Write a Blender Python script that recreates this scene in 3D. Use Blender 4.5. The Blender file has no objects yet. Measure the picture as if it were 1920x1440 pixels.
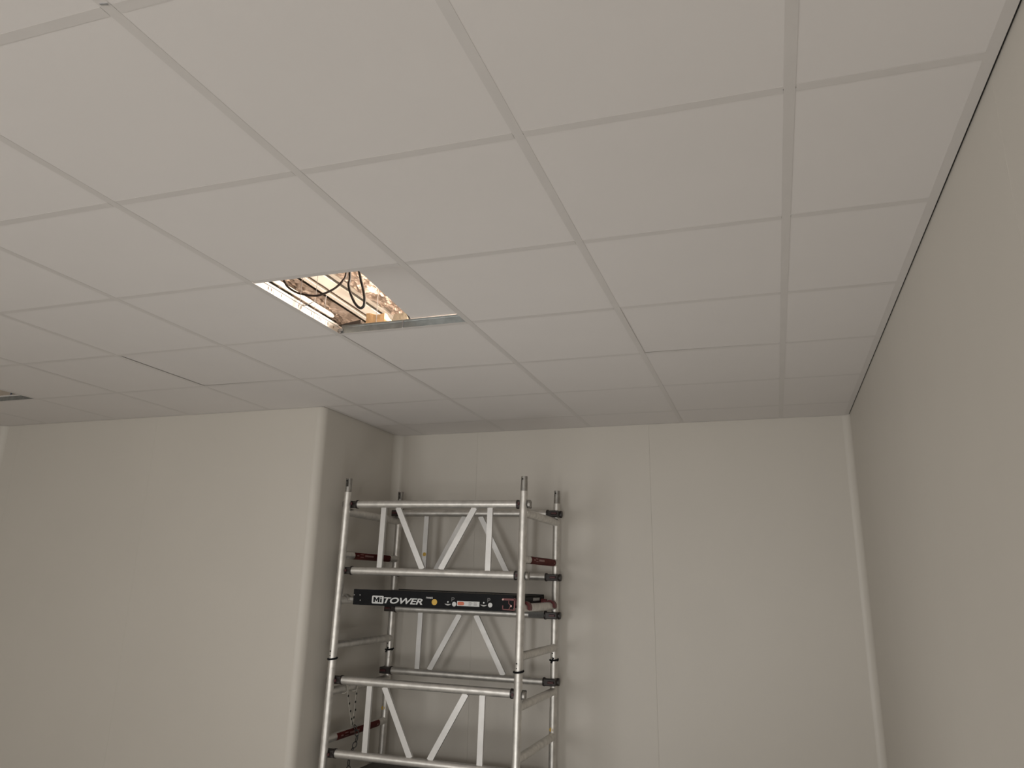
import bpy, bmesh, math, random
from mathutils import Vector, Matrix, noise
random.seed(4)
S = bpy.context.scene
COL = S.collection

# ------------------------------------------------------------------ camera
cam_d = bpy.data.cameras.new('camera'); cam = bpy.data.objects.new('camera', cam_d); COL.objects.link(cam)
r = Vector((0.951148, 0.308259, 0.017157)); u = Vector((0.070726, -0.271648, 0.959794)); f = Vector((-0.300526, 0.911693, 0.28018))
M = Matrix((r, u, -f)).transposed().to_4x4()
M.translation = Vector((0, 0, 1.69))
cam.matrix_world = M
cam_d.sensor_width = 36; cam_d.lens = 1416.075 * 36 / 1920
cam_d.shift_x = -16.67 / 1920; cam_d.shift_y = -37.17 / 1920
cam_d.clip_start = .02
S.camera = cam

# ------------------------------------------------------------------ light and exposure
S.view_settings.view_transform = 'Standard'; S.view_settings.look = 'None'
S.view_settings.gamma = 1; S.view_settings.use_curve_mapping = False
S.view_settings.exposure = 0.0
w = bpy.data.worlds.new('world'); S.world = w; w.use_nodes = True
w.node_tree.nodes['Background'].inputs[0].default_value = (.8, .85, .9, 1)
w.node_tree.nodes['Background'].inputs[1].default_value = .05

def area(name, loc, target, sx, sy, power, color):
    l = bpy.data.lights.new(name, 'AREA'); l.shape = 'RECTANGLE'; l.size = sx; l.size_y = sy
    l.energy = power; l.color = color
    o = bpy.data.objects.new(name, l); COL.objects.link(o); o.location = loc
    o.rotation_euler = (Vector(target) - Vector(loc)).to_track_quat('-Z', 'Y').to_euler()
    return o
# daylight from the doorway and the window behind the photographer, plus an unseen fill light added low to brighten the ceiling
area('doorway_daylight', (-.25, -2.42, 1.25), (-1.5, 3.2, 1.25), .9, 2.1, 46, (1.0, .985, .955))
area('window_daylight', (-3.5, -2.42, 1.25), (-1.5, 3.2, 1.25), 1.5, 2.1, 62, (1.0, .985, .955))
area('floor_fill_light', (-1.2, 2.5, .25), (-1.2, 2.8, 2.7), .8, .8, 11, (1.0, .985, .955))
# work lamp standing above the ceiling tiles
pl = bpy.data.lights.new('plenum_work_lamp', 'POINT'); pl.energy = 112; pl.color = (1, .87, .74); pl.shadow_soft_size = .04
plo = bpy.data.objects.new('plenum_work_lamp', pl); COL.objects.link(plo); plo.location = (-.98, 3.02, 2.93)

# ------------------------------------------------------------------ materials
def mat(name, col, rough=.6, metal=0, spec=None, var=0, vscale=20, bump=0, bscale=60, col2=None, rvar=0):
    m = bpy.data.materials.new(name); m.use_nodes = True
    nt = m.node_tree; b = nt.nodes['Principled BSDF']
    b.inputs['Base Color'].default_value = (*col, 1); b.inputs['Roughness'].default_value = rough; b.inputs['Metallic'].default_value = metal
    if spec is not None: b.inputs['Specular IOR Level'].default_value = spec
    tc = nt.nodes.new('ShaderNodeTexCoord')
    if var or col2:
        n = nt.nodes.new('ShaderNodeTexNoise'); n.inputs['Scale'].default_value = vscale; n.inputs['Detail'].default_value = 6
        nt.links.new(tc.outputs['Object'], n.inputs['Vector'])
        mx = nt.nodes.new('ShaderNodeMix'); mx.data_type = 'RGBA'
        c2 = col2 or tuple(c * (1 - var) for c in col)
        mx.inputs[6].default_value = (*col, 1); mx.inputs[7].default_value = (*c2, 1)
        rp = nt.nodes.new('ShaderNodeMapRange'); rp.inputs[1].default_value = .35; rp.inputs[2].default_value = .68
        nt.links.new(n.outputs[0], rp.inputs[0]); nt.links.new(rp.outputs[0], mx.inputs[0]); nt.links.new(mx.outputs[2], b.inputs['Base Color'])
        if rvar:
            rr = nt.nodes.new('ShaderNodeMapRange'); rr.inputs[3].default_value = rough - rvar; rr.inputs[4].default_value = rough + rvar
            nt.links.new(n.outputs[0], rr.inputs[0]); nt.links.new(rr.outputs[0], b.inputs['Roughness'])
    if bump:
        n2 = nt.nodes.new('ShaderNodeTexNoise'); n2.inputs['Scale'].default_value = bscale; n2.inputs['Detail'].default_value = 5
        nt.links.new(tc.outputs['Object'], n2.inputs['Vector'])
        bp = nt.nodes.new('ShaderNodeBump'); bp.inputs['Strength'].default_value = bump; bp.inputs['Distance'].default_value = .01
        nt.links.new(n2.outputs[0], bp.inputs['Height']); nt.links.new(bp.outputs[0], b.inputs['Normal'])
    return m
WALL = mat('wall_panel_coating', (.590, .556, .503), .45, var=.02, vscale=2, bump=.02, bscale=180)
TRIM = mat('cove_profile_white', (.615, .583, .53), .4, var=.02, vscale=3)
TILE = mat('ceiling_tile_face', (.70, .668, .645), .75, var=.015, vscale=3, bump=.03, bscale=300)
TEE = mat('grid_tee_white_paint', (.63, .60, .575), .45, var=.03, vscale=8)
STEEL = mat('galvanised_tee_steel', (.42, .45, .45), .38, .75, var=.25, vscale=30)
WHITESTEEL = mat('white_tee_web', (.50, .485, .46), .35, .0, var=.05)
FLOOR = mat('grey_screed_floor', (.52, .50, .47), .7, var=.15, vscale=3, bump=.1)
DARK = mat('gap_shade_black', (.012, .011, .010), .9, var=.1)  # near-black that stands in for shade in gaps and holes
ALU = mat('worn_aluminium_tube', (.74, .72, .685), .42, .78, var=.2, vscale=26, rvar=.07)
ALUFLAT = mat('bright_aluminium_strut', (.60, .59, .575), .40, .45, var=.07, vscale=14, rvar=.05)
SPIGOT = mat('dull_aluminium_spigot', (.40, .385, .36), .45, .8, var=.3, vscale=40, rvar=.05)
CLAW = mat('dark_claw_casting', (.035, .028, .026), .4, .2, var=.4, vscale=60)
REDC = mat('dark_red_trigger', (.07, .010, .012), .4, var=.3, vscale=40)
REDH = mat('dark_red_hook', (.13, .014, .016), .45, var=.3, vscale=40)
REDB = mat('red_latch', (.17, .024, .024), .4, var=.2, vscale=40)
REDLAB = mat('red_rung_label', (.26, .04, .034), .5, var=.2, vscale=30)
PINK = mat('faded_label_print', (.78, .50, .46), .5, var=.2, vscale=60)
BLACK = mat('black_beam_coating', (.008, .0085, .010), .5, 0, spec=.12, var=.3, vscale=20)
DECK = mat('dark_deck_ply', (.07, .065, .06), .55, var=.2, vscale=30)
WHITEP = mat('white_print', (.62, .63, .63), .5, var=.06, vscale=60)
DIMP = mat('dim_grey_print', (.16, .16, .16), .5, var=.1)
YEL = mat('yellow_sticker', (.66, .42, .06), .45, var=.12, vscale=80)
ORANGE = mat('orange_red_print', (.60, .15, .08), .5, var=.1)
CABLE = mat('black_cable_sheath', (.014, .013, .012), .45, var=.2)
BROWNC = mat('brown_cable_sheath', (.05, .035, .03), .5, var=.2)
FOIL = mat('crinkled_foil', (.66, .565, .50), .32, .72, var=.3, vscale=9, bump=.7, bscale=22, col2=(.36, .29, .24))
ROOF = mat('roof_sheet_grey_brown', (.42, .36, .30), .6, var=.25, vscale=4)
BEAM = mat('white_beam_paint', (.88, .86, .80), .4, var=.03)
GROOVESHADE = mat('shadow_groove_brown', (.16, .12, .085), .7, var=.2)
WOOL = mat('tan_wool_offcut', (.72, .50, .28), .95, var=.15, vscale=30, bump=.4)
WOOLG = mat('grey_brown_wool_offcut', (.50, .44, .34), .95, var=.3, vscale=30, bump=.4)
BOARD = mat('dark_brown_board', (.10, .085, .075), .8, var=.2)
GALV = mat('bright_galvanised', (.75, .77, .80), .3, .9, var=.15, vscale=60)
CHAINM = mat('dull_chain_steel', (.09, .09, .088), .45, .7, var=.3, vscale=80)
STRAPM = mat('pale_rubber_strap', (.50, .47, .42), .6, var=.08)
RUBBER = mat('grey_castor_rubber', (.12, .12, .12), .7, var=.1)
PALEG = mat('pale_grey_tag', (.46, .46, .45), .5, .2, var=.15, vscale=80)

# ------------------------------------------------------------------ builders
class MB:
    def __init__(s): s.bm = bmesh.new(); s.mats = []
    def _mi(s, m):
        if m not in s.mats: s.mats.append(m)
        return s.mats.index(m)
    def box(s, a, b, m=None, bev=0, rot=None):
        a, b = Vector(a), Vector(b); c = (a + b) / 2; d = b - a
        ret = bmesh.ops.create_cube(s.bm, size=1)
        vs = ret['verts']
        for v in vs:
            v.co = Vector((v.co.x * abs(d.x), v.co.y * abs(d.y), v.co.z * abs(d.z)))
            if rot: v.co = rot @ v.co
            v.co += c
        fs = {fc for v in vs for fc in v.link_faces}
        if bev:
            es = list({e for v in vs for e in v.link_edges})
            rb = bmesh.ops.bevel(s.bm, geom=es, offset=bev, segments=2, profile=.5, affect='EDGES')
            fs = {fc for v in rb['verts'] for fc in v.link_faces} | {x for x in fs if x.is_valid}
        if m:
            i = s._mi(m)
            for fc in fs: fc.material_index = i
        return s
    def bar(s, p, q, wx, wy, up=(0, 1, 0), m=None):
        """flat bar from p to q; wx across (perpendicular to up), wy along up"""
        p, q = Vector(p), Vector(q); z = (q - p).normalized(); y = Vector(up); x = y.cross(z).normalized(); y = z.cross(x)
        vs = []
        for pt in (p, q):
            for sx, sy in ((-1, -1), (1, -1), (1, 1), (-1, 1)):
                vs.append(s.bm.verts.new(pt + x * sx * wx / 2 + y * sy * wy / 2))
        i = s._mi(m) if m else 0
        for idx in ((3, 2, 1, 0), (4, 5, 6, 7), (0, 1, 5, 4), (1, 2, 6, 5), (2, 3, 7, 6), (3, 0, 4, 7)):
            fc = s.bm.faces.new([vs[k] for k in idx]); fc.material_index = i
        return s
    def tube(s, pts, rad, seg=16, m=None, hollow=0, closed=False, caps=True):
        pts = [Vector(p) for p in pts]; n = len(pts)
        rads = rad if isinstance(rad, (list, tuple)) else [rad] * n
        i = s._mi(m) if m else 0
        rings = []; px = None
        for k, p in enumerate(pts):
            if closed: t = (pts[(k + 1) % n] - pts[k - 1]).normalized()
            else: t = (pts[min(k + 1, n - 1)] - pts[max(k - 1, 0)]).normalized()
            if px is None: px = t.orthogonal().normalized()
            px = (px - t * px.dot(t)).normalized(); py = t.cross(px)
            rings.append([s.bm.verts.new(p + (px * math.cos(a) + py * math.sin(a)) * rads[k]) for a in [2 * math.pi * j / seg for j in range(seg)]])
        for k in range(n if closed else n - 1):
            A, B = rings[k], rings[(k + 1) % n]
            for j in range(seg):
                fc = s.bm.faces.new((A[j], A[(j + 1) % seg], B[(j + 1) % seg], B[j])); fc.smooth = True; fc.material_index = i
        if caps and not closed:
            for rg, fl in ((rings[0], True), (rings[-1], False)):
                fc = s.bm.faces.new(rg[::-1] if fl else rg); fc.material_index = i
        return s
    def poly(s, outline, axis, a, b, m=None):
        """prism: outline of 2D points extruded along axis from a to b"""
        def P(uv, t):
            if axis == 'y': return (uv[0], t, uv[1])
            if axis == 'x': return (t, uv[0], uv[1])
            return (uv[0], uv[1], t)
        i = s._mi(m) if m else 0
        A = [s.bm.verts.new(P(p, a)) for p in outline]; B = [s.bm.verts.new(P(p, b)) for p in outline]
        n = len(outline)
        s.bm.faces.new(A).material_index = i; s.bm.faces.new(B[::-1]).material_index = i
        for j in range(n):
            s.bm.faces.new((A[j], B[j], B[(j + 1) % n], A[(j + 1) % n])).material_index = i
        return s
    def build(s, name, m, parent=None, smooth_sharp=False):
        bmesh.ops.recalc_face_normals(s.bm, faces=s.bm.faces)
        for e in s.bm.edges:
            if len(e.link_faces) == 2 and e.calc_face_angle(0) > .6: e.smooth = False
        me = bpy.data.meshes.new(name); s.bm.to_mesh(me); s.bm.free()
        if s.mats:
            for x in s.mats: me.materials.append(x)
        else: me.materials.append(m)
        o = bpy.data.objects.new(name, me); COL.objects.link(o)
        if parent: o.parent = parent
        return o
def tag(o, label=None, cat=None, group=None, kind=None):
    if label: o['label'] = label
    if cat: o['category'] = cat
    if group: o['group'] = group
    if kind: o['kind'] = kind
    return o
def empty(name, loc, rot=(0, 0, 0), **k):
    o = bpy.data.objects.new(name, None); COL.objects.link(o); o.location = loc; o.rotation_euler = rot; o.empty_display_size = .1
    tag(o, **k); return o
def struct(o): o['kind'] = 'structure'; return o

# ------------------------------------------------------------------ room dimensions
XR, XL, YB, YC, XS, YF, H, TOP = .490, -5.11, 4.822, 3.86, -2.515, -2.6, 2.70, 3.34
T = .08
# walls: core slab (child pieces 'panel' are the sandwich panels with their joints)
def wall(name, along, coord, a, b, outward, seams, ztop=H + .004, arches=None):
    """along 'x' or 'y'; wall face at coord, outward +1/-1 gives the side of the core"""
    mb = MB(); o_ = outward
    c0, c1 = coord + o_ * .007, coord + o_ * (.007 + T)
    if along == 'x': mb.box((a, min(c0, c1), 0), (b, max(c0, c1), TOP))
    else: mb.box((min(c0, c1), a, 0), (max(c0, c1), b, TOP))
    core = struct(mb.build(name, WALL))
    cuts = [a] + [x for x in seams if a + .1 < x < b - .1] + [b]
    for p, q in zip(cuts, cuts[1:]):
        g = .0002; m2 = MB(); d0, d1 = coord, coord + o_ * .0066
        if along == 'x': m2.box((p + g, min(d0, d1), .002), (q - g, max(d0, d1), ztop), bev=.0004)
        else: m2.box((min(d0, d1), p + g, .002), (max(d0, d1), q - g, ztop), bev=.0004)
        m2.build('panel', WALL, core)
    return core
rng = lambda s0, st, n: [s0 + st * k for k in range(n)]
wall('wall_right', 'y', XR, YF, YB, +1, [1.54 + 1.184 * k for k in range(-3, 4)])
wall('wall_back', 'x', YB, XS, XR, +1, [-1.895, -.711])
wall('wall_niche_side', 'y', XS, YC + .05, YB, -1, [])
wall('wall_column', 'x', YC, XL, XS - .05, +1, rng(-4.944, 1.184, 3))
wall('wall_left', 'y', XL, YF, YC, -1, rng(-1.5, 1.184, 5))
wall('wall_front', 'x', YF, XL, XR, -1, rng(-4.2, 1.184, 4))
struct(MB().box((XL - .2, YF - .2, -.1), (XR + .2, YB + .2, 0)).build('floor', FLOOR))

# rounded cove and corner profiles running from floor to ceiling
def cove(name, x, y, sx, sy, R, z1=H + .002):
    """concave quarter fillet in an inner corner at (x,y); sx,sy point into the room"""
    pts = [(x, y)]
    for k in range(11):
        a = math.pi / 2 * k / 10
        pts.append((x + sx * (R - R * math.sin(a)) , y + sy * (R - R * math.cos(a))))
    # lips
    mb = MB(); mb.poly(pts, 'z', .002, z1)
    o = struct(mb.build(name, TRIM))
    for p in o.data.polygons:
        if abs(p.normal.z) < .5: p.use_smooth = True
    return o
cove('trim_1', XS, YB, 1, -1, .055)
cove('trim_2', XR, YB, -1, -1, .042)
cove('trim_3', XL, YC, 1, -1, .05)
# outer rounded corner of the boxed-out wall
R = .05; pts = []
for k in range(25):
    a = -math.pi / 2 + math.pi / 2 * k / 24
    pts.append((XS - R + R * math.cos(a), YC + R + R * math.sin(a)))
pts.append((XS - R, YC + R))
struct(MB().poly(pts, 'z', .002, H + .002).build('trim_4', WALL))
struct(MB().box((XS - .12, YC + .0072, 0), (XS - R - .0005, YC + .12, TOP)).box((XS - R - .0005, YC + R + .0005, 0), (XS - .0072, YC + .12, TOP)).box((XS - R, YC + .01, H + .003), (XS - .01, YC + R, TOP)).build('trim_5', WALL))
# skirting out of view keeps the room closed
struct(MB().box((XL, YF, 0), (XR, YF + .012, .1)).build('baseboard_front', TRIM))

# ------------------------------------------------------------------ suspended ceiling
AX = [.101 - .6 * k for k in range(9)]            # main tees run along Y
BY = [.865 + .6 * j for j in range(-5, 7)]        # cross tees run along X
def ymax(x): return YB if x > XS else YC
# perimeter angles = the ceiling object itself
mb = MB(); AW = .024
def angle_x(y, a, b, s):   # runs along x at wall y; s = direction into the room
    g = .0022
    y0, y1 = y + s * g, y + s * (g + AW)
    mb.box((a, min(y0, y1), H), (b, max(y0, y1), H + .0012)); mb.box((a, min(y0, y0 + s * .0012), H + .0012), (b, max(y0, y0 + s * .0012), H + .024))
def angle_y(x, a, b, s, g=.0022):
    x0, x1 = x + s * g, x + s * (g + AW)
    mb.box((min(x0, x1), a, H), (max(x0, x1), b, H + .0012)); mb.box((min(x0, x0 + s * .0012), a, H + .0012), (max(x0, x0 + s * .0012), b, H + .024))
angle_y(XR, YF, YB, -1, .0046); angle_x(YB, XS + .026, XR - .03, -1); angle_y(XS, YC - .02, YB, 1, .004)
angle_x(YC, XL, XS + .0, -1); angle_y(XL, YF, YC - .026, 1); angle_x(YF, XL, XR, 1)
ceiling = struct(mb.build('ceiling', TEE))
# black strips added as painted shade in the open joint between angle and wall
mg = MB(); mg.box((XR - .0048, YF, H + .003), (XR - .0002, YB, H + .02)); mg.box((XS, YB - .003, H + .003), (XR, YB - .0002, H + .02))
mg.box((XS + .0002, YC, H + .003), (XS + .004, YB, H + .02)); mg.box((XL, YC - .003, H + .003), (XS - .05, YC - .0002, H + .02))
mg.build('gap_shade', DARK, ceiling)
# main tees
def tee_profile(c):
    return [(c - .012, H), (c + .012, H), (c + .012, H + .0005), (c + .0008, H + .0005), (c + .0008, H + .030), (c + .003, H + .031), (c + .003, H + .038),
            (c - .003, H + .038), (c - .003, H + .031), (c - .0008, H + .030), (c - .0008, H + .0005), (c - .012, H + .0005)]
for k, x in enumerate(AX):
    ye = ymax(x) - .004
    m1 = MB(); m1.poly(tee_profile(x), 'y', YF + .004, ye)
    t = m1.build('main_tee', TEE, ceiling)
    if k == 3:
        # the web beside the open bay is bare bright steel, punched with slots
        t2 = MB().box((x + .00085, BY[7] + .012, H + .0014), (x + .0016, BY[8] - .012, H + .030)).build('tee_web', WHITESTEEL, ceiling)
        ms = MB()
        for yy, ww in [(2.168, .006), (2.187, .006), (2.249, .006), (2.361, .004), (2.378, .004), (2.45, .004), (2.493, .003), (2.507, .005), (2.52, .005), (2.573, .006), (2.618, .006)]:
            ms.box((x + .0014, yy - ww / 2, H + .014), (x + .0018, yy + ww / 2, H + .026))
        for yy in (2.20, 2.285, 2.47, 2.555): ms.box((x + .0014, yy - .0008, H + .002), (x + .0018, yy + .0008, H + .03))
        s_ = ms.build('slot', GROOVESHADE, ceiling); s_['kind'] = 'stuff'
        MB().box((x + .0008, BY[7] + .012, H + .031), (x + .0042, BY[8] - .012, H + .041), bev=.001).build('tee_bulb', WHITESTEEL, ceiling)
# cross tees: one mesh shared by all full-length pieces
def cross_mesh(L):
    m1 = MB(); m1.poly([(a, b - H) for a, b in tee_profile(0)], 'x', 0, L); o = m1.build('cross_tee', TEE, ceiling); return o
full = cross_mesh(.6 - .026)
first = True
for j, y in enumerate(BY):
    edges = [XR - .006] + AX + [XL + .003]
    if y > YC: edges = [XR - .006] + [a for a in AX if a > XS] + [XS + .006]
    for i, (x1, x0) in enumerate(zip(edges, edges[1:])):
        a = x0 + .013 if i < len(edges) - 2 else x0 + .002
        b = x1 - .013 if i > 0 else x1 - .002
        if y > YC and i == len(edges) - 2: a = XS + .006
        if abs((b - a) - .574) < 1e-4:
            if first: o = full; first = False
            else: o = full.copy(); COL.objects.link(o)
            o.location = (a, y, H)
            if i == 3 and j == 8: pass
        else:
            o = cross_mesh(b - a); o.location = (a, y, H)
# bare steel face of the cross tee on the far side of the open bay, and on the far side of the second open bay
x0, x1 = AX[3], AX[2]
MB().box((x0 + .013, BY[8] - .0017, H + .0013), (x1 - .013, BY[8] - .0009, H + .030)).build('cross_tee_web', STEEL, ceiling)
MB().box((x0 + .013, BY[8] - .0042, H + .0302), (x1 - .013, BY[8] - .0008, H + .0395), bev=.0012).build('cross_tee_bulb', STEEL, ceiling)
MB().box((AX[8] + .013, BY[9] - .0017, H + .0013), (AX[7] - .013, BY[9] - .0009, H + .036)).build('cross_tee_web', STEEL, ceiling)
# connecting tabs at the tee crossings of the open bay, and one sliver for a glint
MB().box((AX[3] + .002, BY[8] - .012, H + .012), (AX[3] + .022, BY[8] - .003, H + .024), bev=.002).box((AX[3] + .004, BY[8] - .016, H + .003), (AX[3] + .016, BY[8] - .004, H + .011), bev=.002).build('bright_tee_piece', GALV, ceiling)
MB().box((-1.398, BY[8] - .007, H + .002), (-1.392, BY[8] - .0018, H + .036), bev=.001).build('bright_tee_piece', GALV, ceiling)
MB().box((AX[2] - .006, BY[0 + 5] - .019, H - .0016), (AX[2] + .010, BY[5] - .015, H - .0002), rot=Matrix.Rotation(.2, 3, 'Z')).build('bright_tee_piece', GALV, ceiling)  # metal sliver added to imitate a bright glint at this crossing

# tiles
tile_mesh = {}
def tile(x0, x1, y0, y1, dz=0, rot=(0, 0, 0)):
    key = (round(x1 - x0, 3), round(y1 - y0, 3))
    cx, cy = (x0 + x1) / 2, (y0 + y1) / 2
    if key not in tile_mesh:
        hx, hy = key[0] / 2 - .0025, key[1] / 2 - .0025
        m1 = MB(); m1.box((-hx, -hy, 0), (hx, hy, .015), bev=.0006)
        o = m1.build('tile', TILE, ceiling); tile_mesh[key] = o.data
    else:
        o = bpy.data.objects.new('tile', tile_mesh[key]); COL.objects.link(o); o.parent = ceiling
    o.location = (cx, cy, H + .0006 + dz); o.rotation_euler = rot
    return o
XE = [XR - .004] + AX + [XL + .002]
YE = [YF + .002] + BY
for i, (x1, x0) in enumerate(zip(XE, XE[1:])):
    for j in range(len(YE)):
        y0 = YE[j]; y1 = YE[j + 1] if j + 1 < len(YE) else YB - .002
        k = i - 1   # cell between A(k) and A(k+1)
        b = j - 1   # cell between BY[b] and BY[b+1]
        xa = x0
        if y0 >= YC - .02 :
            if x1 < XS: continue
            xa = max(x0, XS + .004)
        if y0 < YC - .02 < y1:
            # bay row that meets the boxed-out wall: cut for X < XS
            if x1 <= XS: y1 = YC - .002
            elif x0 < XS:
                y1 = YC - .002
        if xa >= x1 - .02: continue
        if k == 2 and b == 7: continue            # open bay (its tile lies pushed aside on top)
        if k == 7 and b == 8: continue            # second open bay, far left
        dz = 0; rot = [0, 0, 0]
        if (k, b) in ((4, 8), (0, 8), (2, 8)):    # tiles not fully seated
            a_ = {(4, 8): .0045, (0, 8): .0035, (2, 8): .0028}[(k, b)]
            dz = a_ * .3; rot[1] = a_
        else:
            dz = random.uniform(0, .0004)
        tile(xa, x1, y0, y1, dz, rot)

# thin hanger wires
def wire(pts, r_=.0012):
    return MB().tube(pts, r_, 6).build('hanger_wire', GALV, ceiling)
wire([(-1.699, 2.37, H + .045), (-1.70, 2.368, 2.9), (-1.70, 2.36, TOP - .03)])
wire([(-1.690, 2.371, H + .026), (-1.675, 2.385, H + .03), (-1.655, 2.40, H + .05), (-1.66, 2.402, H + .062)], .0018)
wire([(-1.544, 2.70, H + .05), (-1.546, 2.70, 3.0), (-1.546, 2.70, TOP - .03)], .0016)
wire([(-1.924, 2.80, H + .02), (-1.925, 2.80, 3.0), (-1.925, 2.80, TOP - .04)], .0012)

# the loose tile pushed aside, lying on the tees
hx = .2965
m1 = MB(); m1.box((-hx, -hx, 0), (hx, hx, .015), bev=.0006)
lt = m1.build('loose_ceiling_tile', TILE)
lt.location = (-1.36 + hx, 2.678 - hx, 2.7405 + hx * math.tan(.072)); lt.rotation_euler = (-.072, 0, 0)
tag(lt, 'white ceiling tile slid aside and lying loose over the right half of the open bay', 'ceiling tile')

# ------------------------------------------------------------------ the void above the ceiling
struct(MB().box((XL - .1, YF - .1, TOP - .02), (XR + .1, YB + .1, TOP + .05)).build('roof_slab', ROOF))
def steel(name, label, cat, parts, m):
    mb = MB()
    for a, b in parts: mb.box(a, b, bev=.002)
    return tag(mb.build(name, m), label, cat)
steel('roof_purlin', 'wide white painted steel purlin running away above the open ceiling bay', 'beam',
      [((-2.040, 1.9, 3.10), (-1.962, 4.5, 3.106)), ((-2.040, 1.9, 3.10), (-2.034, 4.5, 3.315)), ((-2.04, 1.9, 3.309), (-1.962, 4.5, 3.315))], BEAM)
steel('groove_shadow', 'shade painted as a narrow dark brown rail along the left edge of the wide white purlin', 'groove',
      [((-2.068, 1.9, 3.112), (-2.0405, 4.5, 3.16)), ((-2.068, 1.9, 3.16), (-2.06, 4.5, 3.318))], GROOVESHADE)  # added strip whose dark brown stands in for the shadow beside the purlin
steel('cream_strip', 'pair of thin cream battens between the white purlin and the right foil blanket', 'batten',
      [((-1.958, 1.9, 3.115), (-1.940, 4.5, 3.14)), ((-1.936, 1.9, 3.108), (-1.920, 4.5, 3.14)), ((-1.958, 1.9, 3.14), (-1.920, 4.5, 3.318))], BEAM)
steel('cream_strip', 'foil highlight built as a thin cream strip on the left of the dark brown rail', 'batten',
      [((-2.099, 1.9, 3.104), (-2.070, 4.5, 3.14)), ((-2.099, 1.9, 3.14), (-2.092, 4.5, 3.318))], BEAM)  # pale strip added in place of a bright highlight on the foil
# thin white conduit
tb = MB().tube([(-2.100, 1.9, 3.018), (-2.102, 3.205, 3.018), (-2.102, 3.225, 3.018)], [.013, .013, .008], 12).build('white_conduit', BEAM)
tag(tb, 'slim white conduit ending short of the tee, left of the crinkled foil', 'conduit')
wire([(-2.104, 2.15, 3.028), (-2.104, 2.15, TOP - .03)]); wire([(-2.104, 3.15, 3.028), (-2.104, 3.15, TOP - .03)])
# crinkled foil blankets
def blanket(name, x0, x1, y0, y1, zb, sag, label, seed):
    nx = int((x1 - x0) / .0075); ny = int((y1 - y0) / .0095); bm = bmesh.new(); vs = []
    for j in range(ny + 1):
        row = []
        for i in range(nx + 1):
            a = i / nx; x = x0 + (x1 - x0) * a; y = y0 + (y1 - y0) * j / ny
            z = zb + (TOP - .03 - zb) * (max(0, 1 - 2 * a) ** 40) - sag * math.cos((a - .5) * math.pi)
            n1 = noise.noise(Vector((x * 9 + seed, y * 4, seed)))
            wq = Vector((x * 11 + n1, y * 7 + seed, seed)); d1 = noise.voronoi(wq)[0]
            d2 = noise.voronoi(Vector((x * 34 + d1[0], y * 22 + seed, seed * 2 + n1)))[0]
            d3 = noise.voronoi(Vector((x * 80, y * 60, seed * 3 + d2[0])))[0]
            z += (.012 * n1 + .036 * (d1[1] - d1[0]) + .022 * (d2[1] - d2[0]) + .006 * d3[0] - .012) * min(1, (nx - i) / 7)
            row.append(bm.verts.new((x + .004 * n1 * (0 < i < nx), y, z)))
        vs.append(row)
    for j in range(ny):
        for i in range(nx): bm.faces.new((vs[j][i], vs[j][i + 1], vs[j + 1][i + 1], vs[j + 1][i]))
    me = bpy.data.meshes.new(name); bm.to_mesh(me); bm.free(); me.materials.append(FOIL)
    o = bpy.data.objects.new(name, me); COL.objects.link(o); tag(o, label, 'insulation', 'foil blankets above the open bay'); return o
blanket('foil_blanket', -2.268, -2.1005, 2.2, 4.1, 3.094, .008, 'crinkled foil insulation blanket left of the wide white purlin', 3.1)
blanket('foil_blanket', -1.912, -1.30, 2.2, 4.1, 3.09, .015, 'crinkled foil insulation blanket right of the wide white purlin', 8.7)
blanket('foil_blanket', -2.62, -2.275, 2.2, 4.1, 3.085, .012, 'brownish foil insulation blanket at the left edge of the open bay', 5.5)
# offcuts on top of the tiles just behind the bay
def chunk(name, c, d, m, label, cat, seed, rz=0, group=None):
    mb = MB(); mb.box(-Vector(d) / 2, Vector(d) / 2)
    bmesh.ops.subdivide_edges(mb.bm, edges=mb.bm.edges[:], cuts=4, use_grid_fill=True)
    for v in mb.bm.verts:
        v.co += noise.noise_vector(v.co * 22 + Vector((seed,) * 3)) * .009
    o = mb.build(name, m); o.location = c; o.rotation_euler = (0, 0, rz); return tag(o, label, cat, group)
zt = H + .0174
chunk('wool_offcut', (-1.592, 2.80, zt + .054), (.085, .08, .095), WOOL, 'tan block of mineral wool resting above the far tee of the open bay', 'insulation', 2.2, .1)
chunk('wool_offcut', (-1.523, 2.86, zt + .034), (.04, .06, .055), WOOLG, 'small brown scrap of wool right beside the tan wool block', 'insulation', 6.2, .2)
chunk('wool_offcut', (-1.452, 2.79, zt + .047), (.075, .08, .082), WOOLG, 'grey-brown wool lump behind the thin white rod at the far tee', 'insulation', 4.2, -.2)
chunk('wool_offcut', (-1.365, 2.81, zt + .046), (.05, .06, .08), WOOLG, 'grey-brown wool lump beside the short black cable', 'insulation', 9.2, .3)
bd = MB().poly([(-1.80, zt + .002), (-1.628, zt + .002), (-1.628, zt + .062), (-1.70, zt + .052), (-1.80, zt + .035)], 'y', 2.715, 2.727).build('board_offcut', BOARD)
tag(bd, 'dark brown board offcut standing left of the tan wool block', 'board')

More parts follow.
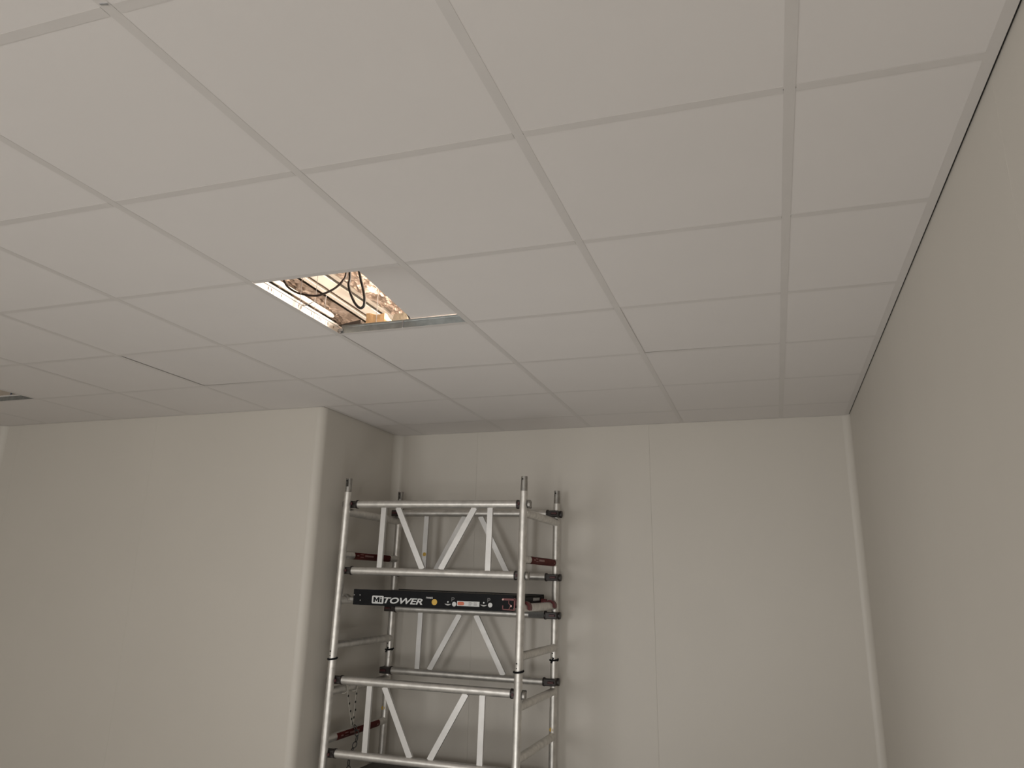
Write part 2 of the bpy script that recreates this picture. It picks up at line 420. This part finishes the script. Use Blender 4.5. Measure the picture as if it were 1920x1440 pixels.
def smooth_pts(P, n=6):
    P = [Vector(p) for p in P]; Q = []
    for i in range(len(P) - 1):
        a, b, c, d = P[max(i - 1, 0)], P[i], P[i + 1], P[min(i + 2, len(P) - 1)]
        for k in range(n):
            t = k / n
            Q.append(.5 * ((2 * b) + (c - a) * t + (2 * a - 5 * b + 4 * c - d) * t * t + (3 * b - a - 3 * c + d) * t ** 3))
    Q.append(P[-1]); return Q
YP = 2.5
arc = [(-1.93, 3.05), (-1.883, 2.904), (-1.858, 2.871), (-1.813, 2.842), (-1.764, 2.826), (-1.717, 2.818), (-1.677, 2.824), (-1.633, 2.841), (-1.602, 2.867), (-1.585, 2.901), (-1.56, 3.06)]
c1 = MB().tube(smooth_pts([(-2.0, 1.7, H + .022), (-2.0, 1.9, 2.80), (-1.96, 2.25, 3.0), (-1.915, 2.46, 2.985)] + [(x, YP, z) for x, z in arc[1:-1]] + [(-1.565, 2.46, 2.985), (-1.55, 2.3, 3.0), (-1.53, 1.95, 2.85), (-1.5, 1.7, H + .022)]), .0045, 10).build('brown_cable', BROWNC)
tag(c1, 'thin brown cable sagging in a wide arc inside the open ceiling bay', 'cable')
loop = [(-1.59, 3.05), (-1.579, 2.9), (-1.581, 2.86), (-1.569, 2.821), (-1.549, 2.782), (-1.530, 2.759), (-1.514, 2.751), (-1.502, 2.763), (-1.503, 2.798), (-1.515, 2.842), (-1.526, 2.875), (-1.534, 2.903), (-1.55, 3.05)]
c2 = MB().tube(smooth_pts([(-1.75, 1.7, H + .023), (-1.72, 1.95, 2.86), (-1.60, 2.3, 3.0), (-1.578, 2.48, 2.98)] + [(x, YP + .02, z) for x, z in loop[1:-1]] + [(-1.538, 2.48, 2.98), (-1.52, 2.35, 3.01), (-1.45, 2.0, 2.88), (-1.42, 1.7, H + .023)]), .0055, 10).build('black_cable', CABLE)
tag(c2, 'black cable hanging in a narrow loop in the open ceiling bay', 'cable')
c3 = MB().tube(smooth_pts([(-1.376, 2.752, zt + .007), (-1.385, 2.735, 2.738), (-1.395, 2.72, 2.765), (-1.40, 2.70, 2.80), (-1.36, 2.60, 2.93), (-1.25, 2.3, 2.98), (-1.2, 1.95, 2.87), (-1.2, 1.75, H + .023)]), .0055, 10).build('black_cable', CABLE)
tag(c3, 'short black cable end beside the left edge of the loose tile', 'cable')

# ------------------------------------------------------------------ scaffold tower (local frame: x across, y depth, z up)
TX, TY, TILT = -1.885, 4.375, math.radians(.85)
HX, HY, RP = .5555, .345, .0220
tower = empty('scaffold_tower', (TX, TY, 0), (0, TILT, 0), label='worn aluminium scaffold tower standing in the niche against the back wall', cat='scaffold')
def sticker(name, c, rad, m, parent, nrm='y', t=.0006):
    mb = MB()
    d = Vector((0, -1, 0)) if nrm == 'y' else Vector((1, 0, 0))
    c = Vector(c); mb.tube([c, c + d * t], rad, 20); o = mb.build(name, m, parent)
    return o
def curved_label(name, axis, c, rad, length, a0, a1, m, parent):
    """thin label wrapped on a tube running along y (axis 'y') or x; angle measured from the camera side"""
    bm = bmesh.new(); n = 8; rows = []
    for k in range(n + 1):
        a = a0 + (a1 - a0) * k / n
        row = []
        for s_ in (-.5, .5):
            if axis == 'y': row.append(bm.verts.new((c[0] + rad * math.cos(a), c[1] + s_ * length, c[2] + rad * math.sin(a))))
            else: row.append(bm.verts.new((c[0] + s_ * length, c[1] - rad * math.cos(a), c[2] + rad * math.sin(a))))
        rows.append(row)
    for k in range(n): bm.faces.new((rows[k][0], rows[k][1], rows[k + 1][1], rows[k + 1][0])).smooth = True
    bmesh.ops.solidify(bm, geom=bm.faces[:], thickness=-.0006)
    me = bpy.data.meshes.new(name); bm.to_mesh(me); bm.free(); me.materials.append(m)
    o = bpy.data.objects.new(name, me); COL.objects.link(o); o.parent = parent; return o

ZJ, ZC, ZT = 1.262, 2.198, 2.28     # joint, spigot collar, spigot top
for sx in (-1, 1):
    for sy in (-1, 1):
        x, y = sx * HX, sy * HY
        # lower post with its wider socket ring near the joint
        lo = MB().tube([(x, y, .13), (x, y, 1.208)], RP, 20).tube([(x, y, 1.208), (x, y, 1.2085), (x, y, 1.213), (x, y, 1.2135)], [RP - .001, RP + .0015, RP + .0015, RP - .001], 20).tube([(x, y, 1.2135), (x, y, ZJ)], RP, 20).build('post', ALU, tower)
        up = MB().tube([(x, y, ZJ), (x, y, ZC), (x, y, ZC + .0015)], [RP, RP, RP - .002], 20)
        up = up.build('post', ALU, tower)
        # spigot: slotted tube for the left posts, plain with a hole for the right posts
        mb = MB(); rs = .0188
        if sx < 0:
            # two prongs left and right of an open slot
            for s2 in (-1, 1):
                n = 9; out = []
                for k in range(n):
                    a = math.radians(-62 + 124 * k / (n - 1)) if s2 > 0 else math.radians(118 + 124 * k / (n - 1))
                    out.append((x + rs * math.cos(a), y + rs * math.sin(a)))
                for k in range(n):
                    a = math.radians(62 - 124 * k / (n - 1)) if s2 > 0 else math.radians(242 - 124 * k / (n - 1))
                    out.append((x + (rs - .003) * math.cos(a), y + (rs - .003) * math.sin(a)))
                mb.poly(out, 'z', ZC + .03, ZT)
            mb.tube([(x, y, ZC - .002), (x, y, ZC + .032)], rs, 20)
        else:
            mb.tube([(x, y, ZC - .002), (x, y, ZT - .004), (x, y, ZT)], [rs + .001, rs - .001, rs - .001], 20)
            mb.tube([(x, y, ZT + .0002), (x, y, ZT + .0004)], rs - .004, 16, m=DARK) if False else None
        sp = mb.build('spigot', SPIGOT, up)
        mh = MB(); mh.tube([(x - .004, y - rs - .0008 if sy else 0, ZT - .016), (x - .004, y - rs + .004, ZT - .016)], .0042, 12)
        mh.build('pin_hole', DARK, up)
        # holes above the joint and the black locking clip around it
        mh = MB()
        for dz, rr in ((.040, .0040), (.016, .0030)):
            mh.tube([(x - .005, y - RP - .0006, ZJ + dz), (x - .005, y - RP + .006, ZJ + dz)], rr, 12)
        mh.build('pin_hole', DARK, lo)
        ring = [(x + (RP + .003) * math.cos(a), y + (RP + .003) * math.sin(a), ZJ + (.004 if sy > 0 else 0) + .004 * math.sin(a + .6)) for a in [2 * math.pi * k / 24 for k in range(24)]]
        mc = MB().tube(ring, .0052, 8, closed=True)
        mc.tube([(x + RP, y - .010, ZJ), (x + RP + .008, y - .016, ZJ + .003)], .0045, 8)
        if sy > 0: mc.tube([(x - .012, y - RP - .005, ZJ - .014), (x + .004, y - RP - .006, ZJ + .016)], .0045, 8)
        mc.build('locking_clip', BLACK, lo)
        if sx < 0 and sy > 0: tag(sticker('sticker', (x - .003, y - RP + .001, .915), .012, YEL, lo), 'round yellow sticker')
        if sx > 0 and sy > 0: tag(sticker('sticker', (x - .004, y - RP + .001, .880), .012, YEL, lo), 'round yellow sticker')
        # castor
        cs = MB().tube([(x, y, .10), (x, y, .17)], .014, 12, m=ALU).box((x - .022, y - .03, .085), (x + .022, y + .03, .105), m=CLAW, bev=.003)
        cs.box((x - .024, y - .008, .045), (x - .020, y + .008, .09), m=CLAW).box((x + .020, y - .008, .045), (x + .024, y + .008, .09), m=CLAW)
        cs.tube([(x - .019, y, .0627), (x - .013, y, .0627), (x + .013, y, .0627), (x + .019, y, .0627)], [.052, .060, .060, .052], 28, m=RUBBER)
        cs.build('castor', RUBBER, tower)
        # dirt band on the front right lower post
        if sx > 0 and sy < 0:
            curved_label('worn_band', 'x', (0, 0, 0), 1, 1, 0, 1, SPIGOT, lo) if False else None

ZR = [2.081, 1.832, 1.578, 1.334, 1.088, .841, .594, .347]
for sx in (-1, 1):
    for k, z in enumerate(ZR):
        rr = .0222 if k else .0235
        rg = MB().tube([(sx * HX, -HY, z), (sx * HX, -HY + .02, z), (sx * HX, HY - .02, z), (sx * HX, HY, z)], rr, 18).build('rung', ALU, tower)
        if k in (1, 5):
            if k == 1: yc, ln = (.02, .50) if sx > 0 else (.0, .46)
            else: yc, ln = (0, .50)
            if sx > 0 and k == 5: continue
            lb = curved_label('label', 'y', (sx * HX, yc, z), rr + .0006, ln, -1.25, .95, REDLAB, rg); tag(lb, 'red printed label wrapped on the rung')
            # faded print: a ring, a broad bar, small dots
            curved_label('label_print', 'y', (sx * HX, yc - .06, z), rr + .0013, .11, -.15, .32, PINK, rg)
            curved_label('label_print', 'y', (sx * HX, yc - .15, z), rr + .0013, .04, .28, .46, PINK, rg)
            curved_label('label_print', 'y', (sx * HX, yc - .15, z), rr + .0013, .04, -.34, -.16, PINK, rg)
            curved_label('label_print', 'y', (sx * HX, yc - .20, z), rr + .0013, .025, -.1, .2, PINK, rg)
            curved_label('label_print', 'y', (sx * HX, yc + .22, z), rr + .0013, .015, -.3, 0, PINK, rg)

# brace frames with claws
def brace_frame(ztop, zbot, y, sy, vee):
    """y: line of the tubes; sy -1 front / +1 rear; vee: 'V' diagonals meet at the bottom, 'A' at the top"""
    rt = .0225; xe = HX - .048
    mb = MB()
    for z in (ztop, zbot):
        mb.tube([(-xe, y, z), (xe, y, z)], rt, 18)
    fr = mb.build('brace_frame', ALU, tower)
    zt_, zb_ = ztop - rt + .004, zbot + rt - .004
    for xs in ((-.327, -.327), (.345, .345)):
        MB().bar((xs[0], y, zt_), (xs[1], y, zb_), .0315, .016).build('strut', ALUFLAT, fr)
    for s in (-1, 1):
        a, b = (s * .243, s * .057) if vee == 'V' else (s * .055, s * .247)
        MB().bar((a + .008 * (1 if vee == 'V' else 0), y, zt_), (b + .004, y, zb_), .0325, .016).build('strut', ALUFLAT, fr)
    for z in (ztop, zbot):
        for s in (-1, 1):
            xp = s * HX; m1 = MB(); yi = -sy
            # sleeve on the tube end, body beside the post and two jaws wrapping it
            m1.tube([(s * (xe - .004), y, z), (s * (xe + .006), y, z)], rt + .003, 18, m=CLAW)
            yj = y + sy * -.012
            m1.box((min(s * (xe + .002), s * (HX + .028)), min(sy * HY - sy * .021, yj - sy * .010), z - .021), (max(s * (xe + .002), s * (HX + .028)), max(sy * HY - sy * .021, yj - sy * .010), z + .019), m=CLAW, bev=.004)
            yt = (y - .034) if sy > 0 else (sy * HY - .012)
            if sy > 0: m1.box((s * HX - .018, yj - .034 + .012, z - .006), (s * HX + .018, yj - .006, z + .006), m=REDC, bev=.002)
            else: m1.box((min(s * (HX - .034), s * (HX - .026)), sy * HY - .004, z - .007), (max(s * (HX - .034), s * (HX - .026)), sy * HY + .006, z + .007), m=REDC, bev=.001)
            m1.tube([(s * (HX + (.026 if s > 0 else .019)), sy * HY + sy * -.008, z - .001), (s * (HX + (.038 if s > 0 else .025)), sy * HY + sy * -.008, z - .001)], [.023, .021], 18, m=(SPIGOT if sy < 0 else CLAW))
            m1.build('claw', CLAW, fr)
    return fr
brace_frame(2.130, 1.7455, -HY + .044, -1, 'V')
brace_frame(1.1475, .770, -HY + .044, -1, 'V')
bf = brace_frame(2.132, 1.745, HY - .044, +1, 'A')
tag(sticker('sticker', (-.325, HY - .044 - .0086, 1.866), .012, YEL, bf), 'round yellow sticker')
bf2 = brace_frame(1.521, 1.143, HY - .044, +1, 'A')
lbp = curved_label('label', 'x', (.455, HY - .044, 1.521), 0.0231, .10, -.9, .9, PALEG, bf2)

# ------------------------------------------------------------------ platforms (same frame as the tower)
def text_mesh(name, body, x, z, height, width, y, m, parent, shear=0, offset=.0):
    cu = bpy.data.curves.new(name, 'FONT'); cu.body = body; cu.size = 1; cu.extrude = .02; cu.offset = offset; cu.shear = shear
    tmp = bpy.data.objects.new('tmp', cu); me = bpy.data.meshes.new_from_object(tmp)
    xs = [v.co.x for v in me.vertices]; ys = [v.co.y for v in me.vertices]
    x0_, x1_, y0_, y1_ = min(xs), max(xs), min(ys), max(ys)
    for v in me.vertices:
        v.co = Vector((x + (v.co.x - x0_) / (x1_ - x0_) * width, y - .0004 - (v.co.z + .02) * .01, z + (v.co.y - y0_) / (y1_ - y0_) * height))
    bpy.data.objects.remove(tmp); bpy.data.curves.remove(cu)
    me.name = name; me.materials.clear(); me.materials.append(m)
    o = bpy.data.objects.new(name, me); COL.objects.link(o); o.parent = parent; return o
def platform(zb, label, graphics):
    """zb = underside of the side beams"""
    p = empty('scaffold_platform', (TX, TY, 0), (0, TILT, 0), label=label, cat='platform', group=None)
    # move origin to the platform base
    p.location = Matrix.Rotation(TILT, 4, 'Y') @ Vector((0, 0, zb)) + Vector((TX, TY, 0))
    yf, yr = -.300, .285; h = .086; xa, xb = -.480, .500
    o = MB().box((xa, yf, h - .014), (xb, yr, h - .004)).build('deck', DECK, p)
    for ya, yb in ((yf - .006, yf), (yr, yr + .006)):
        s = 1 if ya > 0 else -1
        mb = MB().box((xa, ya, 0), (xb, yb, h), bev=.0015)
        yy = yf if s < 0 else yr
        mb.box((xa, min(yy, yy - s * .028), 0), (xb, max(yy, yy - s * .028), .006)); mb.box((xa, min(yy, yy - s * .02), h - .004), (xb, max(yy, yy - s * .02), h))
        side = mb.build('side_beam', BLACK, p)
        if s < 0: front = side
    MB().box((xa, yf, .018), (xa + .02, yr, h - .006)).build('end_beam', BLACK, p)
    MB().box((xb - .02, yf, .040), (xb, yr, h - .002), bev=.002).build('end_beam', BLACK, p)
    zr = .594 - .0195 - zb if zb < 1 else 1.578 - zb   # rung centre in platform frame
    zr = (1.578 - 1.556)
    for ys in (yf + .035, yr - .045):
        # right hooks: dark red hooks over the rung
        out = []
        n = 10
        for k in range(n + 1):
            a = math.pi - math.pi * 1.12 * k / n
            out.append((HX + .0350 * math.cos(a), zr + .0350 * math.sin(a)))
        for k in range(n, -1, -1):
            a = math.pi - math.pi * 1.12 * k / n
            out.append((HX + .0232 * math.cos(a), zr + .0232 * math.sin(a)))
        MB().poly(out, 'y', ys - .022, ys + .022).box((xb - .005, ys - .018, zr + .008), (HX - .024, ys + .018, zr + .040), bev=.003).build('hook', REDH, p)
        out2 = [(-a_, b_) for a_, b_ in out]
        MB().poly(out2, 'y', ys - .014, ys + .014).box((-HX + .024, ys - .012, zr - .004), (xa + .005, ys + .012, zr + .018), bev=.003).build('hook', SPIGOT, p)
    MB().box((xb, .06, .052), (xb + .0015, .19, .068)).build('tag_plate', PALEG, p)
    if not graphics: return p
    y = yf - .006
    WX = lambda xw: xw - (TX + 1.59 * math.sin(TILT)) ; WZ = lambda zw, xw: zw - zb + (xw + 1.86) * math.sin(TILT)
    # white rounded badge with the cut-out letters set in black
    xa_, xb_ = WX(-2.219), WX(-2.144); z0, z1 = WZ(1.5715, -2.18), WZ(1.615, -2.18)
    rr = .007; out = []
    for cx, cz, a0 in ((xb_ - rr, z1 - rr, 0), (xa_ + rr, z1 - rr, 90), (xa_ + rr, z0 + rr, 180), (xb_ - rr, z0 + rr, 270)):
        for k in range(5):
            a = math.radians(a0 + 22.5 * k); out.append((cx + rr * math.cos(a), cz + rr * math.sin(a)))
    MB().poly(out, 'y', y - .0004, y).build('logo_badge', WHITEP, front)
    zl, zh = z0 + .0075, z1 - .0075; xm, wm = xa_ + .010, .039
    Mo = [(0, 0), (0, 1), (.27, 1), (.5, .55), (.73, 1), (1, 1), (1, 0), (.74, 0), (.74, .60), (.56, .22), (.44, .22), (.26, .60), (.26, 0)]
    MB().poly([(xm + a_ * wm, zl + b_ * (zh - zl)) for a_, b_ in Mo], 'y', y - .0009, y - .0004).build('lettering', BLACK, front)
    mb = MB().box((xm + .0435, y - .0009, zl), (xm + .0535, y - .0004, zl + (zh - zl) * .72)); mb.box((xm + .0435, y - .0009, zl + (zh - zl) * .80), (xm + .0535, y - .0004, zh))
    mb.build('lettering', BLACK, front)
    text_mesh('lettering', 'TOWER', WX(-2.142), WZ(1.573, -2.02), .0335, .243, y, WHITEP, front, shear=.28, offset=.026)
    text_mesh('lettering', 'nest', WX(-1.878), WZ(1.606, -1.86), .011, .041, y, WHITEP, front, offset=.01)
    st = sticker('sticker', (WX(-1.826), y, WZ(1.588, -1.826)), .0165, YEL, front); tag(st, 'round yellow sticker')
    for xc in (-1.706, -1.493):
        sticker('sticker', (WX(xc), y, WZ(1.580, xc)), .0125, WHITEP, front)
        xs = xc - .038
        sticker('print_dot', (WX(xs), y, WZ(1.591, xs)), .0045, WHITEP, front)
        # pale smile-shaped mark below the dot
        outs = []
        for k in range(9): outs.append((WX(xs) - .019 + .038 * k / 8, WZ(1.580, xs) - .008 * math.sin(math.pi * k / 8)))
        for k in range(8, -1, -1): outs.append((WX(xs) - .019 + .038 * k / 8, WZ(1.5805, xs) + .0005 - .0015 * math.sin(math.pi * k / 8)))
        MB().poly(outs, 'y', y - .0004, y).build('print_mark', PALEG, front)
        text_mesh('lettering', 'P', WX(xc - .017), WZ(1.594, xc), .022, .017, y, DIMP, front, offset=0)
    # rating label
    lb = MB().box((WX(-1.689), y - .0004, WZ(1.5705, -1.62)), (WX(-1.556), y, WZ(1.5965, -1.62))).build('label', WHITEP, front); tag(lb, 'white rectangular label with an orange oval mark')
    z0 = WZ(1.575, -1.67); x0 = WX(-1.686); hh = .018; out = []
    for k in range(9): a = math.pi / 2 + math.pi * k / 8; out.append((x0 + hh / 2 + hh / 2 * math.cos(a), z0 + hh / 2 + hh / 2 * math.sin(a)))
    for k in range(9): a = -math.pi / 2 + math.pi * k / 8; out.append((x0 + .040 - hh / 2 + hh / 2 * math.cos(a), z0 + hh / 2 + hh / 2 * math.sin(a)))
    MB().poly(out, 'y', y - .0008, y - .0004).build('oval_print', ORANGE, front)
    mb = MB()
    for a, b, zz in ((-1.668, -1.659, 0), ): pass
    for xx, ww in ((-1.620, .022), (-1.590, .028)):
        for zz in (1.590, 1.585, 1.580, 1.575): mb.box((WX(xx), y - .0008, WZ(zz, xx)), (WX(xx) + ww * random.uniform(.6, 1), y - .0004, WZ(zz, xx) + .0016))
    s_ = mb.build('fine_print', DIMP, front); s_['kind'] = 'stuff'
    # red latch outline with two rivets at the right end
    mb = MB(); X = lambda a: WX(a)
    for (xa1, za1), (xb1, zb1), wd in (((-1.420, 1.612), (-1.352, 1.611), .010), ((-1.352, 1.618), (-1.352, 1.560), .008), ((-1.419, 1.580), (-1.419, 1.560), .006), ((-1.421, 1.560), (-1.350, 1.557), .005), ((-1.385, 1.610), (-1.385, 1.588), .004), ((-1.385, 1.590), (-1.370, 1.580), .004), ((-1.372, 1.582), (-1.384, 1.560), .004)):
        mb.bar((X(xa1), y - .002, WZ(za1, xa1)), (X(xb1), y - .002, WZ(zb1, xb1)), wd, .004)
    lt_ = mb.build('latch', REDB, front)
    for xx, zz in ((-1.419, 1.611), (-1.371, 1.578)): sticker('rivet', (X(xx), y - .004, WZ(zz, xx)), .005, PINK, front, t=.002)
    for xx, zz in ((-2.336, 1.617), (-2.298, 1.617), (-2.294, 1.588)): sticker('rivet', (X(xx), y, WZ(zz, xx)), .0028, PALEG, front, t=.001)
    return p
platform(1.556, 'black-edged scaffold platform with white lettering, hooked on the upper rungs', True)
platform(.572, 'dark scaffold platform at the bottom edge, just behind the lowest brace tube', False)

# ------------------------------------------------------------------ strap and chain hanging from the left lower rung
ch = empty('hanging_chain', (-2.3975, 4.24, 1.096), label='perforated pale strap looped over a left rung with a dark chain below', cat='chain')
mb = MB(); xo = 0.0
pa = [(0, -.062, .020), (0, -.045, -.04), (0, -.026, -.085), (0, -.008, -.13), (0, .010, -.17), (0, .022, -.205)]
pb = [(0, .062, .020), (0, .052, -.04), (0, .047, -.085), (0, .045, -.13), (0, .035, -.17), (0, .026, -.205)]
for P in (pa, pb):
    for a, b in zip(P, P[1:]): mb.bar(a, b, .018, .0025, up=(1, 0, 0))

mb.build('strap', STRAPM, ch)
for y_ in (-.056, .058):
    MB().tube([(-.0265 + .0265 * math.cos(a), y_, .0265 * math.sin(a)) for a in [2 * math.pi * k / 24 for k in range(24)]], .0026, 8, closed=True).build('strap_loop', STRAPM, ch)
for y_, z_ in ((-.046, -.040), (-.027, -.083), (-.008, -.126), (.011, -.170), (.047, -.039), (.041, -.083), (.048, -.127), (.035, -.166)):
    MB().tube([(.0010, y_, z_), (.0022, y_, z_)], .0068, 12).build('strap_hole', DARK, ch)
# links
p0 = Vector((.022, .026, -.195)); path = smooth_pts([(.012, .030, -.205), (.024, .036, -.235), (.030, .040, -.27), (.020, .036, -.31), (.010, .015, -.345), (.010, -.002, -.38), (.010, .000, -.42), (.010, .004, -.46)], 5)
d = 0; last = path[0]; L = .034; acc = 0; k = 0; cur = path[0]; nodes = [path[0]]
for q in path[1:]:
    if (q - nodes[-1]).length >= L * .78: nodes.append(q)
for k, (a, b) in enumerate(zip(nodes, nodes[1:])):
    z_ = (b - a).normalized(); up_ = Vector((1, 0, 0)) if k % 2 else Vector((0, 1, 0)); x_ = up_.cross(z_).normalized(); mid = (a + b) / 2
    if k % 2 == 0: x_ = z_.cross(x_)
    x_ = (Vector((0, 1, .2)) if k % 2 == 0 else Vector((1, .5, 0))).cross(z_).cross(z_).normalized()
    ring = []
    for j in range(20):
        t = 2 * math.pi * j / 20; ring.append(mid + z_ * (L * .5 * math.sin(t)) * 1.05 + x_ * (.0105 * math.cos(t)))
    MB().tube(ring, .0028, 8, closed=True).build('link', CHAINM, ch)
